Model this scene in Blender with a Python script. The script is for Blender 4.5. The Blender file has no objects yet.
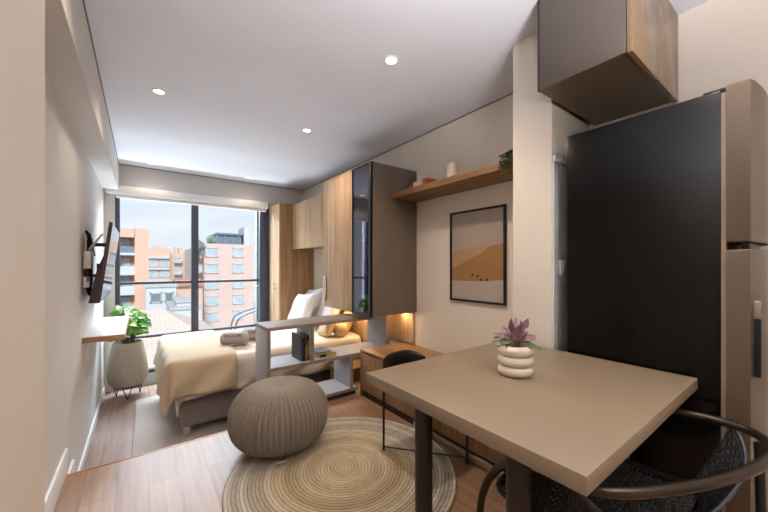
import bpy, bmesh, math, random
from mathutils import Vector, Matrix, noise
random.seed(7)
PI = math.pi
S = bpy.context.scene
COL = S.collection

# ------------------------------------------------------------------ materials
def lin(h):
    if isinstance(h, str):
        h = h.lstrip('#'); v = [int(h[i:i+2], 16)/255 for i in (0, 2, 4)]
    else:
        v = [c/255 for c in h]
    return tuple((c/12.92 if c <= .04045 else ((c+.055)/1.055)**2.4) for c in v) + (1,)

def newmat(name):
    m = bpy.data.materials.new(name); m.use_nodes = True
    nt = m.node_tree
    return m, nt, nt.nodes['Principled BSDF']

def N(nt, t, **kw):
    n = nt.nodes.new(t)
    for k, v in kw.items():
        if k in n.inputs.keys(): n.inputs[k].default_value = v
        else: setattr(n, k, v)
    return n

def ramp(nt, stops):
    r = nt.nodes.new('ShaderNodeValToRGB')
    e = r.color_ramp.elements
    while len(e) > 1: e.remove(e[-1])
    e[0].position, e[0].color = stops[0]
    for p, c in stops[1:]:
        x = e.new(p); x.color = c
    return r

def sc(c, k): return tuple(min(1, x*k) for x in c[:3]) + (1,)

def pm(name, col, rough=.5, metal=0, nscale=6, namt=.06, bscale=0, bstr=.1, stretch=(1, 1, 1), spec=.5, sheen=0):
    m, nt, b = newmat(name)
    c = lin(col)
    tc = N(nt, 'ShaderNodeTexCoord'); mp = N(nt, 'ShaderNodeMapping'); mp.inputs['Scale'].default_value = stretch
    nt.links.new(tc.outputs['Object'], mp.inputs['Vector'])
    nz = N(nt, 'ShaderNodeTexNoise', Scale=nscale, Detail=4.0)
    nt.links.new(mp.outputs[0], nz.inputs['Vector'])
    r = ramp(nt, [(.3, sc(c, 1-namt)), (.7, sc(c, 1+namt))])
    nt.links.new(nz.outputs['Fac'], r.inputs['Fac']); nt.links.new(r.outputs[0], b.inputs['Base Color'])
    b.inputs['Roughness'].default_value = rough; b.inputs['Metallic'].default_value = metal
    b.inputs['Specular IOR Level'].default_value = spec
    if sheen: b.inputs['Sheen Weight'].default_value = sheen
    if bscale:
        n2 = N(nt, 'ShaderNodeTexNoise', Scale=bscale, Detail=3.0); nt.links.new(mp.outputs[0], n2.inputs['Vector'])
        bp = N(nt, 'ShaderNodeBump', Strength=bstr, Distance=.01)
        nt.links.new(n2.outputs['Fac'], bp.inputs['Height']); nt.links.new(bp.outputs[0], b.inputs['Normal'])
    return m

def wood(name, c1, c2, axis='Z', scale=14, rough=.45, c3=None):
    m, nt, b = newmat(name)
    tc = N(nt, 'ShaderNodeTexCoord'); mp = N(nt, 'ShaderNodeMapping')
    st = [scale]*3; st['XYZ'.index(axis)] = scale*.05
    mp.inputs['Scale'].default_value = st
    nt.links.new(tc.outputs['Object'], mp.inputs['Vector'])
    nz = N(nt, 'ShaderNodeTexNoise', Scale=1.6, Detail=7.0, Roughness=.62, Distortion=.4)
    nt.links.new(mp.outputs[0], nz.inputs['Vector'])
    stops = [(.30, lin(c2)), (.5, lin(c1)), (.72, lin(c3 or c1))]
    r = ramp(nt, stops)
    nt.links.new(nz.outputs['Fac'], r.inputs['Fac']); nt.links.new(r.outputs[0], b.inputs['Base Color'])
    b.inputs['Roughness'].default_value = rough
    bp = N(nt, 'ShaderNodeBump', Strength=.06, Distance=.004)
    nt.links.new(nz.outputs['Fac'], bp.inputs['Height']); nt.links.new(bp.outputs[0], b.inputs['Normal'])
    return m

def planks(name, c1, c2, rough=.32, width=1.25, row=.14):
    m, nt, b = newmat(name)
    tc = N(nt, 'ShaderNodeTexCoord'); mp = N(nt, 'ShaderNodeMapping')
    mp.inputs['Rotation'].default_value = (0, 0, PI/2)
    nt.links.new(tc.outputs['Object'], mp.inputs['Vector'])
    br = N(nt, 'ShaderNodeTexBrick', Scale=1.0)
    br.inputs['Color1'].default_value = lin(c1); br.inputs['Color2'].default_value = lin(c2)
    br.inputs['Mortar'].default_value = sc(lin(c2), .62)
    br.inputs['Mortar Size'].default_value = .0012; br.inputs['Brick Width'].default_value = width
    br.inputs['Row Height'].default_value = row; br.inputs['Bias'].default_value = -.1
    br.offset = .37
    nt.links.new(mp.outputs[0], br.inputs['Vector'])
    mp2 = N(nt, 'ShaderNodeMapping'); mp2.inputs['Scale'].default_value = (26, 1.3, 1)
    nt.links.new(tc.outputs['Object'], mp2.inputs['Vector'])
    nz = N(nt, 'ShaderNodeTexNoise', Scale=1.5, Detail=7.0, Roughness=.6, Distortion=.5); nt.links.new(mp2.outputs[0], nz.inputs['Vector'])
    r = ramp(nt, [(.28, (.5, .48, .46, 1)), (.52, (.95, .95, .95, 1)), (.8, (1.25, 1.23, 1.2, 1))])
    nt.links.new(nz.outputs['Fac'], r.inputs['Fac'])
    mx = N(nt, 'ShaderNodeMix', data_type='RGBA', blend_type='MULTIPLY'); mx.inputs[0].default_value = .85
    nt.links.new(br.outputs['Color'], mx.inputs[6]); nt.links.new(r.outputs[0], mx.inputs[7])
    nt.links.new(mx.outputs[2], b.inputs['Base Color'])
    b.inputs['Roughness'].default_value = rough
    bp = N(nt, 'ShaderNodeBump', Strength=.12, Distance=.004)
    nt.links.new(nz.outputs['Fac'], bp.inputs['Height']); nt.links.new(bp.outputs[0], b.inputs['Normal'])
    return m

def bricks(name, c1, c2, scale, rough=.9, mortar='#c9b8a8'):
    m, nt, b = newmat(name)
    tc = N(nt, 'ShaderNodeTexCoord'); mp = N(nt, 'ShaderNodeMapping'); mp.inputs['Rotation'].default_value = (PI/2, 0, 0)
    nt.links.new(tc.outputs['Object'], mp.inputs['Vector'])
    br = N(nt, 'ShaderNodeTexBrick', Scale=scale)
    br.inputs['Color1'].default_value = lin(c1); br.inputs['Color2'].default_value = lin(c2)
    br.inputs['Mortar'].default_value = lin(mortar)
    nt.links.new(mp.outputs[0], br.inputs['Vector'])
    nt.links.new(br.outputs['Color'], b.inputs['Base Color']); b.inputs['Roughness'].default_value = rough
    return m

def emit(name, col, strength):
    m, nt, b = newmat(name)
    b.inputs['Base Color'].default_value = lin(col)
    b.inputs['Emission Color'].default_value = lin(col); b.inputs['Emission Strength'].default_value = strength
    return m

def glassmat(name, tint, gloss=.08, rough=.02, refl=(1, 1, 1, 1), fres=.5):
    m, nt, b = newmat(name); nt.nodes.remove(b)
    out = nt.nodes['Material Output']
    t = N(nt, 'ShaderNodeBsdfTransparent'); t.inputs[0].default_value = tint
    g = N(nt, 'ShaderNodeBsdfGlossy', Roughness=rough); g.inputs[0].default_value = refl
    mx = N(nt, 'ShaderNodeMixShader'); lw = N(nt, 'ShaderNodeLayerWeight', Blend=.25)
    ma = N(nt, 'ShaderNodeMath', operation='MULTIPLY_ADD'); ma.inputs[1].default_value = fres; ma.inputs[2].default_value = gloss
    nt.links.new(lw.outputs['Fresnel'], ma.inputs[0]); nt.links.new(ma.outputs[0], mx.inputs[0])
    nt.links.new(t.outputs[0], mx.inputs[1]); nt.links.new(g.outputs[0], mx.inputs[2]); nt.links.new(mx.outputs[0], out.inputs[0])
    return m

M = dict(
    wall=pm('wall_paint', '#d5d2cf', .7, namt=.015, bscale=180, bstr=.03),
    wall_warm=pm('warm_wall_paint', '#dad1c5', .7, namt=.015, bscale=180, bstr=.03),
    ceil=pm('ceiling_paint', '#e0e2ea', .8, namt=.012, bscale=160, bstr=.02),
    gap=pm('painted_shadow_gap', '#77746f', .8),  # grey painted in for the shade line at the ceiling edge
    white=pm('white_paint', '#e6e4e2', .45, namt=.02),
    floor=planks('oak_plank_floor', '#a07c60', '#8a6a50', rough=.40),
    floor_low=planks('bedroom_plank_floor', '#a08678', '#8d7466', rough=.42),
    nosing=wood('nosing_oak', '#a06a3a', '#7a4c26', 'X', 20, .4),
    oak=wood('light_oak_laminate', '#bf9f7c', '#a17f5d', 'Z', 16, .42, '#cfb391'),
    oak_dark=wood('brown_oak_laminate', '#9a7450', '#7e5b3c', 'Z', 18, .45, '#ab855f'),
    oak_shelf=wood('shelf_oak', '#7d5a36', '#5f4226', 'Y', 18, .5, '#8e6a42'),
    bench=wood('bench_walnut', '#96704c', '#775435', 'Y', 16, .4, '#a98058'),
    bench_front=wood('bench_front_walnut', '#8a6848', '#694a2f', 'Z', 22, .45, '#9b7854'),
    taupe=pm('taupe_laminate', '#7e6d59', .42, nscale=3, namt=.02),
    taupe_dark=pm('dark_taupe_laminate', '#675b4e', .4, nscale=3, namt=.02),
    bronze_gloss=pm('bronze_gloss_front', '#7a6348', .24, metal=.15, nscale=2, namt=.02),
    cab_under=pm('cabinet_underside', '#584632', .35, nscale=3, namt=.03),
    grey_lam=pm('grey_laminate', '#a6a5a6', .5, nscale=4, namt=.03),
    taupe_edge=pm('taupe_edge', '#80736a', .5, nscale=4, namt=.03),
    dark=pm('dark_plinth', '#2a2623', .6),
    black=pm('black_metal', '#16151a', .38, metal=.3, namt=.1),
    black_leg=pm('bronze_black_leg', '#2e2925', .4, metal=.5, namt=.08),
    bronze=pm('dark_bronze_tube', '#3d342a', .28, metal=.75, namt=.08),
    rope=pm('black_woven_rope', '#0f0e10', .55, namt=.2, nscale=40),
    rope_edge=pm('woven_edge_piping', '#34353b', .35, namt=.1),
    steel=pm('brushed_steel', '#b9b2a8', .3, metal=.9, nscale=10, namt=.05),
    chrome=pm('chrome', '#d8d8da', .15, metal=1, namt=.02),
    frame_dark=pm('graphite_window_frame', '#4a4e5a', .45, metal=.2, namt=.05),  # lightened and blued, window haze is in the colour
    fridge_side=pm('fridge_side_black', '#090706', .2, namt=.06, spec=.2, bscale=300, bstr=.02),
    fridge_door=pm('fridge_taupe_inox', '#574838', .36, metal=.25, nscale=2, namt=.03, stretch=(1, 1, .1)),
    fridge_edge=pm('fridge_door_edge', '#5c4e42', .4, metal=.3, namt=.03),
    gasket=pm('fridge_gasket', '#857461', .5),
    jute=None,
    knit=pm('knitted_taupe_yarn', '#7b6f60', .9, nscale=60, namt=.14, bscale=260, bstr=.5, sheen=.2),
    tag_white=pm('care_tag_white', '#d8d4cc', .7),
    bed_fab=pm('bed_base_fabric', '#7a7068', .92, nscale=90, namt=.14, bscale=420, bstr=.3, sheen=.2),
    duvet=pm('cream_duvet', '#ded6cb', .9, nscale=5, namt=.03, bscale=55, bstr=.15, sheen=.1),
    throw=pm('beige_throw', '#bfab8e', .92, nscale=160, namt=.08, bscale=300, bstr=.25, sheen=.15),
    pillow=pm('white_pillow_cotton', '#d4d4d9', .88, nscale=4, namt=.03, bscale=14, bstr=.25),
    cushion=pm('beige_cushion', '#d9bd92', .9, nscale=90, namt=.05, bscale=200, bstr=.2),
    towel=pm('mauve_grey_terry', '#b0a4a2', .95, nscale=120, namt=.16, bscale=320, bstr=.5, sheen=.2),
    ink=pm('black_ink', '#17161a', .6),
    ceramic=pm('cream_ceramic', '#cfc3b2', .5, nscale=14, namt=.03, bscale=90, bstr=.05),
    pot=pm('greige_clay_pot', '#b3a998', .8, nscale=30, namt=.06, bscale=90, bstr=.2),
    soil=pm('soil', '#33261c', .95, nscale=60, namt=.3, bscale=60, bstr=.6),
    leaf=pm('green_leaf', '#5d9636', .42, nscale=9, namt=.3),
    leaf_pale=pm('pale_green_leaf', '#8db654', .42, nscale=9, namt=.2),
    leaf_dark=pm('dark_green_leaf', '#33402a', .5, nscale=20, namt=.3),
    leaf_purple=pm('purple_leaf', '#75505a', .45, nscale=45, namt=.5),
    leaf_olive=pm('olive_leaf', '#55603a', .45, nscale=35, namt=.3),
    stem=pm('stem', '#5f6b34', .6),
    rugrect=pm('woven_beige_rug', '#b7aaa0', .95, nscale=70, namt=.1, bscale=160, bstr=.4),
    book_red=pm('red_book_cover', '#a2402f', .5), book_white=pm('white_book_cover', '#ddd6cc', .5),
    book_brown=pm('tan_book_cover', '#97703f', .6), book_black=pm('black_book_cover', '#1d1b1c', .5),
    book_grey=pm('charcoal_book_cover', '#4b4749', .55), book_choc=pm('maroon_book_cover', '#4a2c26', .55),
    book_gold=pm('mustard_book_cover', '#b2924a', .55), book_slate=pm('slate_book_cover', '#6b6f76', .5),
    paper=pm('paper_pages', '#e1d9c9', .8, nscale=80, namt=.05),
    art_sky=pm('print_pinkish_paper', '#9c8b81', .6, nscale=2, namt=.03), art_low=pm('print_pale_paper', '#a0968f', .6, nscale=2, namt=.03),
    art_dune=pm('print_ochre', '#8f6a40', .6, nscale=5, namt=.08), art_dune2=pm('print_tan', '#9f8263', .6, nscale=5, namt=.06),
    panel_blue=pm('pale_blue_grey_panel', '#e0e4e6', .35, namt=.02),
    screen=pm('black_glass_screen', '#0a0a0c', .06, namt=.02, spec=.8),
    plastic=pm('dark_brown_plastic', '#40363a', .4, namt=.05),
    lamp_glow=emit('downlight_lens', '#ffe3b5', 14), led=emit('led_strip_lens', '#ffc47a', 10),
    glass=glassmat('window_glass', (.97, .985, 1, 1), .004, fres=.25),
    smoke=glassmat('smoked_cabinet_glass', (.38, .38, .42, 1), .07, .03, (.9, .85, .9, 1)),
    cab_in=pm('cabinet_interior', '#6c7484', .6, nscale=5, namt=.05),
    # outside: facade colours paled to carry the distance haze
    brick_or=bricks('orange_brick', '#dfb6a2', '#d8ad98', 1.2), brick_pk=bricks('pink_brick', '#d9c3bd', '#d3bbb4', 1.2),
    brick_md=bricks('terracotta_brick', '#dcbfab', '#d5b6a1', 1.2), brick_gr=bricks('grey_green_brick', '#757b74', '#6a706a', 4, mortar='#84877f'),
    render_white=pm('white_render', '#c6cdd2', .8, namt=.04, nscale=.6), pane_far=pm('far_window_pane', '#b3c3cf', .4, namt=.12, nscale=.8),
    pane_dark=pm('dark_far_pane', '#74838f', .3, namt=.15, nscale=.8),
    tile=None, roof_red=pm('red_roof', '#b98478', .8, namt=.12, nscale=3), tree=pm('far_tree', '#7d9286', .9, namt=.3, nscale=1),
    concrete=pm('pale_concrete', '#b9bcbc', .85, namt=.06, nscale=1), blue_steel=pm('blue_steel', '#76889a', .4, metal=.3),
)

RINGS = 33
def jute():
    m, nt, b = newmat('braided_jute')
    tc = N(nt, 'ShaderNodeTexCoord'); sp = N(nt, 'ShaderNodeSeparateXYZ'); nt.links.new(tc.outputs['Object'], sp.inputs[0])
    cb = N(nt, 'ShaderNodeCombineXYZ'); nt.links.new(sp.outputs[0], cb.inputs[0]); nt.links.new(sp.outputs[1], cb.inputs[1])
    ln = N(nt, 'ShaderNodeVectorMath', operation='LENGTH'); nt.links.new(cb.outputs[0], ln.inputs[0])
    div = N(nt, 'ShaderNodeMath', operation='MULTIPLY'); div.inputs[1].default_value = 1/.65; nt.links.new(ln.outputs['Value'], div.inputs[0])
    tan, lt, gy, cr, dk = lin('#ab9a80'), lin('#b9a98d'), lin('#9c958c'), lin('#c0b5a2'), lin('#9b8a6d')
    r = ramp(nt, [(0, lt), (.1, tan), (.2, lt), (.27, tan), (.34, tan), (.37, lt), (.40, tan), (.5, dk), (.56, lt), (.60, tan), (.66, cr), (.69, gy), (.74, tan), (.8, gy), (.85, cr), (.88, gy), (.93, gy), (.96, cr), (.985, dk)])
    nt.links.new(div.outputs[0], r.inputs[0])
    # strands twisting along each braid
    at = N(nt, 'ShaderNodeMath', operation='ARCTAN2'); nt.links.new(sp.outputs[1], at.inputs[0]); nt.links.new(sp.outputs[0], at.inputs[1])
    ml = N(nt, 'ShaderNodeMath', operation='MULTIPLY'); nt.links.new(at.outputs[0], ml.inputs[0]); nt.links.new(ln.outputs['Value'], ml.inputs[1])
    c2 = N(nt, 'ShaderNodeCombineXYZ'); 
    m1 = N(nt, 'ShaderNodeMath', operation='MULTIPLY'); m1.inputs[1].default_value = 70; nt.links.new(ml.outputs[0], m1.inputs[0])
    m2 = N(nt, 'ShaderNodeMath', operation='MULTIPLY'); m2.inputs[1].default_value = RINGS/.632; nt.links.new(ln.outputs['Value'], m2.inputs[0])
    nt.links.new(m1.outputs[0], c2.inputs[0]); nt.links.new(m2.outputs[0], c2.inputs[1])
    nz = N(nt, 'ShaderNodeTexVoronoi', Scale=1.0); nt.links.new(c2.outputs[0], nz.inputs['Vector'])
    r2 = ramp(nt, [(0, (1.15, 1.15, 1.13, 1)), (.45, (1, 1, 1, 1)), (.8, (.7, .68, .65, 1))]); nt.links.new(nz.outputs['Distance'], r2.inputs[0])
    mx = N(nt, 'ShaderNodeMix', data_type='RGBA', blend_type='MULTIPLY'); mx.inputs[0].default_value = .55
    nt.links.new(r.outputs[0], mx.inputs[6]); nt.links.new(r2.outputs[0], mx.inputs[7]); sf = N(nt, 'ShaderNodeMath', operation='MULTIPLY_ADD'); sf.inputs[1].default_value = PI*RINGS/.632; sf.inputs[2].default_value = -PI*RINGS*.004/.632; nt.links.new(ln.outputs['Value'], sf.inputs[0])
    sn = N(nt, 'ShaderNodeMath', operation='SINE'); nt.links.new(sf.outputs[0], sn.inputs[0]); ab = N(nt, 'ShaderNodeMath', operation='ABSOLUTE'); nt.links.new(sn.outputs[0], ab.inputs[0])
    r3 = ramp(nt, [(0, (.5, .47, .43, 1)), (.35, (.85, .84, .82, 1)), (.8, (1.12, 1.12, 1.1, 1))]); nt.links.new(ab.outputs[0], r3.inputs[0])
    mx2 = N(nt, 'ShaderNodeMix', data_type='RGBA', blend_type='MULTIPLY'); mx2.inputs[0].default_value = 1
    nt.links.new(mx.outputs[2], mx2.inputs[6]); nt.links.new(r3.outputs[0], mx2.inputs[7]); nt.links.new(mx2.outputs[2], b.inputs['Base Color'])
    b.inputs['Roughness'].default_value = .92
    bp = N(nt, 'ShaderNodeBump', Strength=.5, Distance=.006, invert=True); nt.links.new(nz.outputs['Distance'], bp.inputs['Height']); nt.links.new(bp.outputs[0], b.inputs['Normal'])
    return m
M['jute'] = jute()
def tile():
    m, nt, b = newmat('clay_roof_tiles')
    tc = N(nt, 'ShaderNodeTexCoord'); w = N(nt, 'ShaderNodeTexBrick', Scale=1.6)
    w.inputs['Color1'].default_value = lin('#e3d0c6'); w.inputs['Color2'].default_value = lin('#ddc8bd'); w.inputs['Mortar'].default_value = lin('#cbab9a')
    nt.links.new(tc.outputs['Object'], w.inputs['Vector']); nt.links.new(w.outputs['Color'], b.inputs['Base Color']); b.inputs['Roughness'].default_value = .9
    return m
M['tile'] = tile()

# ------------------------------------------------------------------ mesh builder (world coordinates)
class MB:
    def __init__(s): s.bm = bmesh.new(); s.mi = 0; s.mats = []
    def use(s, m):
        if m not in s.mats: s.mats.append(m)
        s.mi = s.mats.index(m); return s
    def _f(s, vs):
        try:
            f = s.bm.faces.new(vs); f.material_index = s.mi; f.smooth = True; return f
        except ValueError: return None
    def box(s, x0, x1, y0, y1, z0, z1, bev=0, seg=2, mat=None, xf=None):
        if mat: s.use(mat)
        x0, x1 = sorted((x0, x1)); y0, y1 = sorted((y0, y1)); z0, z1 = sorted((z0, z1))
        v = [s.bm.verts.new((x, y, z)) for x in (x0, x1) for y in (y0, y1) for z in (z0, z1)]
        fs = [s._f([v[i] for i in q]) for q in ((0, 1, 3, 2), (4, 6, 7, 5), (0, 4, 5, 1), (2, 3, 7, 6), (0, 2, 6, 4), (1, 5, 7, 3))]
        if bev:
            es = list({e for f in fs for e in f.edges})
            r = bmesh.ops.bevel(s.bm, geom=es, offset=bev, segments=seg, profile=.5, affect='EDGES')
            for f in r['faces']: f.material_index = s.mi; f.smooth = True
            vs = {q for f in r['faces'] for q in f.verts} | {q for q in v if q.is_valid}
            v = [q for q in vs if q.is_valid]
        if xf:
            for q in v: q.co = xf @ q.co
        return s
    def tube(s, pts, r, seg=8, cap=True, closed=False, radii=None):
        pts = [Vector(p) for p in pts]; n = len(pts); rings = []
        up = None
        for i, p in enumerate(pts):
            a = pts[i-1] if (i > 0 or closed) else p; b = pts[(i+1) % n] if (i < n-1 or closed) else p
            t = (b-a).normalized()
            if up is None:
                up = Vector((0, 0, 1)) if abs(t.z) < .9 else Vector((1, 0, 0))
            side = t.cross(up).normalized(); up = side.cross(t).normalized()
            rr = radii[i] if radii else r
            rings.append([s.bm.verts.new(p + (side*math.cos(2*PI*k/seg) + up*math.sin(2*PI*k/seg))*rr) for k in range(seg)])
        m = n if closed else n-1
        for i in range(m):
            A, B = rings[i], rings[(i+1) % n]
            for k in range(seg): s._f((A[k], A[(k+1) % seg], B[(k+1) % seg], B[k]))
        if cap and not closed:
            s._f(rings[0][::-1]); s._f(rings[-1])
        return s
    def lathe(s, prof, c, seg=32, cap0=True, cap1=True, rfun=None):
        c = Vector(c); rings = []
        for r, z in prof:
            rings.append([s.bm.verts.new((c.x + (rfun(r, z, 2*PI*k/seg) if rfun else r)*math.cos(2*PI*k/seg), c.y + (rfun(r, z, 2*PI*k/seg) if rfun else r)*math.sin(2*PI*k/seg), c.z+z)) for k in range(seg)])
        for A, B in zip(rings, rings[1:]):
            for k in range(seg): s._f((A[k], A[(k+1) % seg], B[(k+1) % seg], B[k]))
        if cap0: s._f(rings[0][::-1])
        if cap1: s._f(rings[-1])
        return s
    def prism(s, poly, z0, z1):           # polygon in XY extruded in Z
        a = [s.bm.verts.new((x, y, z0)) for x, y in poly]; b = [s.bm.verts.new((x, y, z1)) for x, y in poly]
        n = len(poly)
        for i in range(n): s._f((a[i], a[(i+1) % n], b[(i+1) % n], b[i]))
        s._f(a[::-1]); s._f(b); return s
    def poly(s, pts, mat=None):
        if mat: s.use(mat)
        s._f([s.bm.verts.new(p) for p in pts]); return s
    def grid(s, fn, nu, nv, wrap=False):
        V = [[s.bm.verts.new(fn(i/nu, j/nv)) for j in range(nv+1)] for i in range(nu+1)]
        for i in range(nu):
            for j in range(nv): s._f((V[i][j], V[i+1][j], V[i+1][j+1], V[i][j+1]))
        return s
    def leaf(s, base, d, L, w, curl=.3, seg=5, up=Vector((0, 0, 1))):
        base = Vector(base); d = Vector(d).normalized(); side = d.cross(up)
        if side.length < .1: side = d.cross(Vector((1, 0, 0)))
        side.normalize(); nrm = side.cross(d).normalized(); prev = None
        for i in range(seg+1):
            t = i/seg; ww = w*math.sin(PI*min(1, max(.03, t**.8)))*.5 + .0006
            c = base + d*(L*t) + nrm*(-curl*L*t*t)
            row = [s.bm.verts.new(c - side*ww + nrm*ww*.35), s.bm.verts.new(c), s.bm.verts.new(c + side*ww + nrm*ww*.35)]
            if prev:
                s._f((prev[0], prev[1], row[1], row[0])); s._f((prev[1], prev[2], row[2], row[1]))
            prev = row
        return s
    def build(s, name, mat=None, parent=None, loc=None, sharp=40):
        bm = s.bm
        bmesh.ops.recalc_face_normals(bm, faces=bm.faces)
        if parent is not None:
            w = Vector((0, 0, 0)); p = parent
            while p is not None: w += p.location; p = p.parent
            off = w; l = Vector((0, 0, 0))
        else:
            if loc is None:
                xs = [v.co for v in bm.verts]
                loc = ((min(v.x for v in xs)+max(v.x for v in xs))/2, (min(v.y for v in xs)+max(v.y for v in xs))/2, min(v.z for v in xs))
            off = l = Vector(loc)
        for v in bm.verts: v.co -= off
        if sharp:
            a = math.radians(sharp)
            for e in bm.edges:
                if len(e.link_faces) == 2 and e.calc_face_angle(0) > a: e.smooth = False
        me = bpy.data.meshes.new(name); bm.to_mesh(me); bm.free()
        for m in (s.mats or [mat]): me.materials.append(m)
        o = bpy.data.objects.new(name, me); COL.objects.link(o); o.location = l
        if parent is not None: o.parent = parent
        return o

def tag(o, label=None, cat=None, group=None, kind=None):
    if label: o['label'] = label
    if cat: o['category'] = cat
    if group: o['group'] = group
    if kind: o['kind'] = kind
    return o
def thing(name, loc, label, cat, group=None):
    o = bpy.data.objects.new(name, None); COL.objects.link(o); o.location = loc; o.empty_display_size = .1
    return tag(o, label, cat, group)
def struct(name, mb, m=None):
    return tag(mb.build(name, m), kind='structure')
def B(*a, **k): return MB().box(*a, **k)
def spline(pts, n=8, closed=False):
    P = [Vector(p) for p in pts]; out = []; m = len(P)
    rng = range(m if closed else m-1)
    for i in rng:
        if closed: a, b, c, d = P[i-1], P[i], P[(i+1) % m], P[(i+2) % m]
        else: a, b, c, d = P[max(i-1, 0)], P[i], P[i+1], P[min(i+2, m-1)]
        for k in range(n):
            t = k/n
            out.append(.5*((2*b) + (c-a)*t + (2*a-5*b+4*c-d)*t*t + (3*b-a-3*c+d)*t**3))
    if not closed: out.append(P[-1])
    return out

# ------------------------------------------------------------------ dimensions
XL, XR, XB = -.35, 2.10, -.215      # left wall, right wall, beam face
ZC, ZLO, ZST = 2.40, -.31, -.155    # ceiling, bedroom floor, step
YW, YN = 5.02, 2.545                # window wall, nosing
YB = -2.0                           # kitchen end behind the viewpoint

# ------------------------------------------------------------------ room shell
struct('floor', MB().prism([(XL-.1, YB), (XR+.1, YB), (XR+.1, 2.91), (.755, 2.91), (.755, YN-.012), (XL-.1, YN-.012)], -.16, 0), M['floor'])
struct('trim_1', B(XL, .755, YN-.012, YN+.012, -.03, .002, .004), M['nosing'])
struct('trim_2', B(XL, .755, YN-.01, YN, -.155, -.03), M['floor_low'])
struct('floor_step', B(XL-.1, .755, YN, 2.83, -.31, ZST, .004), M['floor_low'])
struct('floor_bedroom', B(XL-.1, XR+.1, 2.5, 5.5, -.45, ZLO), M['floor_low'])
struct('ceiling', B(-.6, XR+.1, YB, 5.3, ZC, ZC+.12), M['ceil'])
struct('wall_left', B(-.5, XL, 1.0, 5.3, -.45, ZC), M['wall'])
struct('wall_left_near', B(-.5, -.19, YB, 1.146, -.3, ZC), M['wall_warm'])
struct('ceiling_beam', B(XL, XB, 1.146, YW, 2.07, ZC), M['wall'])
struct('wall_right', B(XR, XR+.12, YB, 5.3, -.45, ZC), M['wall_warm'])
struct('wall_back', B(-.5, XR+.1, YB-.1, YB, -.2, ZC), M['wall_warm'])
struct('wall_pier', B(1.655, XR, .815, 1.03, 0, ZC, .004), M['wall_warm'])
w = MB(); w.box(XL, XR, YW, 5.3, 2.13, ZC); w.box(XL, -.25, YW+.02, 5.3, ZLO, 2.13); w.box(1.585, XR, YW+.02, 5.3, ZLO, 2.13)
w.box(-.25, 1.585, 5.06, 5.3, ZLO, -.17)
struct('wall_window', w, M['wall'])
struct('shade_strip_1', B(XB-.001, XB+.006, 1.15, YW, ZC-.009, ZC-.001), M['gap'])  # these thin strips draw the dark shade line along the ceiling
struct('shade_strip_2', B(XB, XR, YW-.007, YW, ZC-.009, ZC-.001), M['gap'])
struct('shade_strip_3', B(XR-.006, XR-.0005, 1.03, YW, ZC-.009, ZC-.001), M['gap'])
struct('baseboard_left', B(XL, XL+.013, 2.84, YW, ZLO, ZLO+.088, .003), M['white'])
struct('baseboard_left_step', B(XL, XL+.013, YN+.02, 2.83, ZST, ZST+.115, .003), M['white'])
struct('baseboard_left_near', B(XL, XL+.013, 1.15, 2.60, 0, .135, .003), M['white'])
struct('baseboard_right', B(XR-.013, XR, 2.93, 4.55, ZLO, ZLO+.088, .003), M['white'])

# kitchen splash panel and trim on the pier, behind the fridge
struct('trim_6', B(1.66, XR-.003, .807, .814, .0, 1.705), M['panel_blue'])
struct('trim_7', B(1.66, XR-.003, .800, .814, 1.706, 1.735, .002), M['wall'])

# window
win = bpy.data.objects.new('window_1', None); COL.objects.link(win); win.location = (.66, 5.12, -.17); tag(win, kind='structure')
f = MB(); f.box(-.25, -.205, 5.08, 5.16, -.17, 2.13, .003); f.box(1.44, 1.585, 5.08, 5.14, -.17, 2.13, .004)
f.box(-.25, 1.585, 5.08, 5.16, -.17, -.125, .003); f.box(-.25, 1.585, 5.08, 5.16, 2.07, 2.13, .003)
f.build('frame', M['frame_dark'], win)
B(.545, .628, 5.07, 5.15, -.125, 2.07, .004).build('mullion', M['frame_dark'], win)
MB().box(-.205, .545, 5.085, 5.135, .95, .982, .004).box(.628, 1.44, 5.085, 5.135, .95, .982, .004).build('handrail', M['frame_dark'], win)
MB().box(-.205, .545, 5.085, 5.135, .275, .305, .004).box(.628, 1.44, 5.085, 5.135, .275, .305, .004).build('transom', M['frame_dark'], win)
B(-.205, .545, 5.108, 5.114, -.125, 2.07).build('pane', M['glass'], win)
B(.628, 1.44, 5.108, 5.114, -.125, 2.07).build('pane', M['glass'], win)
rb = thing('roller_blind', (.62, 4.97, 1.99), 'white roller blind cassette mounted across the top of the window', 'blind')
B(XL+.012, 1.52, 4.925, 5.015, 2.03, 2.125, .008).build('cassette', M['white'], rb)
B(-.24, 1.50, 4.95, 4.99, 1.985, 2.03, .012, 3).build('bottom_bar', M['white'], rb)

# ------------------------------------------------------------------ outdoors
def facade_windows(par, rects, y, pm_, fm_):
    for x0, x1, z0, z1 in rects:
        fr = MB(); t = .14
        fr.box(x0, x1, y-.18, y+.05, z0, z0+t); fr.box(x0, x1, y-.18, y+.05, z1-t, z1); fr.box(x0, x0+t, y-.18, y+.05, z0, z1); fr.box(x1-t, x1, y-.18, y+.05, z0, z1)
        fo = fr.build('window', fm_, par)
        B(x0+t, x1-t, y-.06, y+.02, z0+t, z1-t).build('pane', pm_, fo)
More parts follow.
